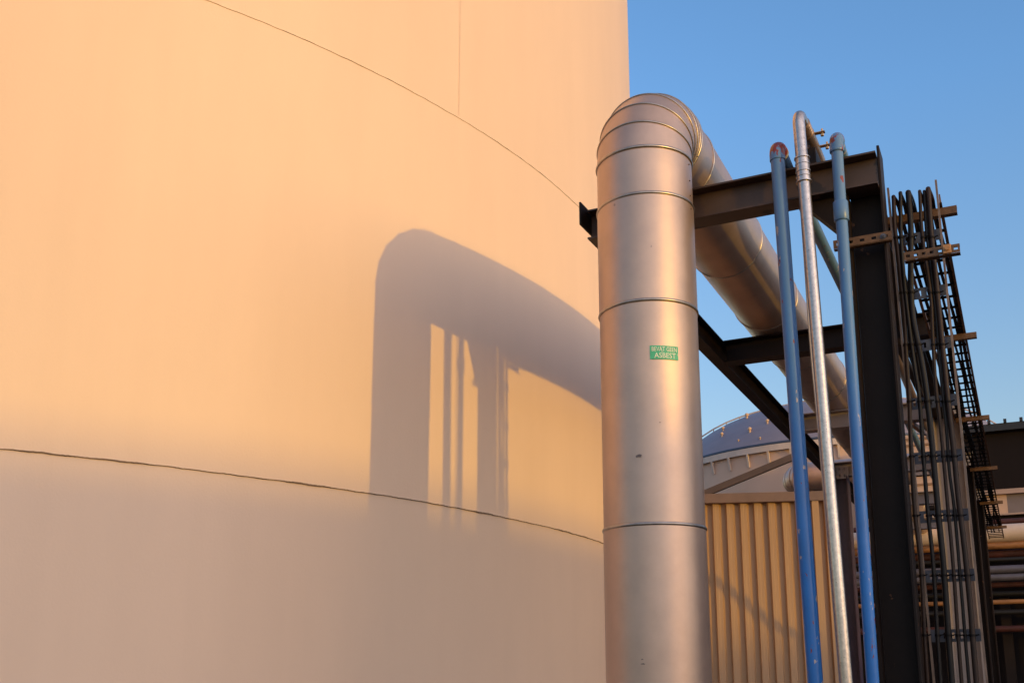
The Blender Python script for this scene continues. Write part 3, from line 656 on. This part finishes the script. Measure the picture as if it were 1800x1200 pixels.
# ------------------------------------------------------------------ low pipe bridge with many level pipes crossing behind
YP = 25.
M_white = mat('pale_lagging', (.62, .46, .35), .5, var=.1, vscale=2)
M_orange = mat('orange_lagging', (.30, .13, .045), .55, var=.45, vscale=3, stretch=(1, 1, 4))
M_redrust = mat('red_rust', (.05, .009, .007), .7, var=.5, vscale=3)
M_bluegrey = mat('blue_grey_pipe', (.10, .09, .115), .45, var=.25, vscale=3)
M_blk = mat('black_pipe', (.006, .004, .004), .6, var=.3)
PG = 'level pipes on the low pipe bridge'
lev = [(938, .20, M_white, 'fat pale lagged pipe crossing highest on the low bridge', YP), (959, .085, M_orange, 'orange stained pipe just below the fat pale pipe', YP),
       (974, .09, M_redrust, 'dark red rusty pipe below the orange stained pipe', YP+.2), (984, .05, M_blk, 'thin black pipe under the dark red rusty pipe', YP),
       (1001, .085, M_bluegrey, 'upper of the two weathered blue grey pipes', YP-.2), (1015, .075, M_bluegrey, 'lower of the two weathered blue grey pipes', YP-.2),
       (1028, .06, M_redrust, 'red brown pipe below the blue grey pair', YP), (1058, .05, M_orange, 'bright orange stained pipe low on the bridge, between two black pipes', YP-.1),
       (918, .07, M_redrust, 'dark rusty pipe above the fat pale pipe', YP+.3), (1044, .06, M_blk, 'black pipe above the lowest orange pipe', YP+.3),
       (1076, .06, M_blk, 'black pipe low on the bridge just under the orange stained one', YP), (1105, .07, M_redrust, 'dark rust red pipe lowest of all near the foot of the bridge', YP+.1)]
for py, r, m, lab, Y in lev:
    c = at(1740, py, Y); xl = at(1500, py, Y).x
    bm = B(); xx = [xl]; 
    while xx[-1] < xl+14: xx.append(xx[-1]+2.1)
    tube(bm, [Vector((x, Y, c.z)) for x in xx], r, 20)
    for x in xx[1:]: tube(bm, [Vector((x-.02, Y, c.z)), Vector((x+.02, Y, c.z))], r*1.12, 20)
    o = obj('level_pipe', bm, m, None, True, 50); tag(o, lab, 'pipe', PG)
lr = thing('pipe_bridge', 'dark low steel bridge of posts and beams carrying the level pipes', 'steel frame')
for px in (1530, 1760, 1880):
    x = at(px, 1000, YP+.6).x; bm = B(); box(bm, (x-.1, YP+.45, 0), (x+.1, YP+.7, at(1740, 912, YP).z)); obj('post', bm, M_steel, lr)
for py in (948, 992, 1037):
    c = at(1740, py, YP+.5); bm = B(); box(bm, (at(1500, py, YP).x, YP+.42, c.z-.05), (c.x+9, YP+.448, c.z+.05)); obj('beam', bm, M_steel, lr)
bm = B(); box(bm, (at(1500, 1000, YP+1.2).x, YP+1.2, 0), (at(1500, 1000, YP+1.2).x+16, YP+1.4, at(1740, 1030, YP+1.2).z))  # dark sheet added behind the bridge, its blackness stands for shade
o = obj('shade_sheet', bm, M_dark); tag(o, 'low added dark sheet standing in for shade behind the low pipe bridge', 'wall')

# ------------------------------------------------------------------ pale horizontally banded block seen between column and cables
pb = thing('pale_building', 'sunlit pale block with dark horizontal bands seen between column and cables', 'building')
YQ = 27.
xq0, xq1 = at(1560, 800, YQ).x, at(1655, 800, YQ).x
bands = [(764, 807, M_pale, 0), (807, 836, M_grey, .06), (838, 866, M_pale, 0), (866, 872, M_dark, .1), (872, 890, M_grey, .03), (890, 897, M_dark, .08), (897, 1120, M_dark, .01)]
for y0_, y1_, m, o_ in bands:
    bm = B(); box(bm, (xq0, YQ-o_, at(1610, y1_, YQ).z+.002), (xq1, YQ+3, at(1610, y0_, YQ).z)); obj('wall_band', bm, m, pb)
for py in (771, 782, 852):
    z = at(1610, py, YQ).z; bm = B(); box(bm, (xq0, YQ-.03, z-.025), (xq1, YQ-.001, z+.025)); obj('joint_strip', bm, mat('joint_brown', (.28, .15, .08), .6), pb)

# ------------------------------------------------------------------ hose slung between two posts, right of the picture; its shadow crosses the screen wall
hz = thing('hose_line', 'black hose slung between two short posts outside the right edge', 'hose')
Pw = [at(x, y, 11.15) for x, y in ((1180, 1012), (1245, 1036), (1300, 1058), (1350, 1082), (1405, 1101), (1470, 1112))]
Pc = [p_+S*4.6 for p_ in Pw]
bm = B(); tube(bm, spline(Pc, 6), .042, 12); obj('hose', bm, M_cable, hz, True, 80)
for p_ in (Pc[0], Pc[-1]):
    bm = B(); tube(bm, [Vector((p_.x, p_.y, 0)), p_+Z_*.03], .05, 12); obj('post', bm, M_steel, hz, True)

# ------------------------------------------------------------------ hall behind the photographer whose roof line shades the lower part
sh = thing('warehouse', 'long brown warehouse standing off to the right, out of the picture', 'building')
N_ = Vector((-S.y, S.x, 0)).normalized()
if N_.y < 0: N_ = -N_
Sh = Vector((S.x, S.y, 0)).normalized(); DS = 64.
def hall(u0, u1, ztop, name):
    bm = B(); P4 = [Sh*DS+N_*u0, Sh*DS+N_*u1, Sh*(DS+14)+N_*u1, Sh*(DS+14)+N_*u0]
    lo_ = [bm.verts.new(p) for p in P4]; hi_ = [bm.verts.new(p+Z_*ztop) for p in P4]
    for i in range(4): bm.faces.new((lo_[i], lo_[(i+1) % 4], hi_[(i+1) % 4], hi_[i]))
    bm.faces.new(hi_); obj(name, bm, M_steel_pale, sh)
tl = math.tan(SUN_EL)
hall(-80, 8.4, EYE+1.45+(DS+6.7)*tl, 'main_hall'); hall(8.401, 90, EYE+.36+(DS+6.7)*tl, 'low_wing')
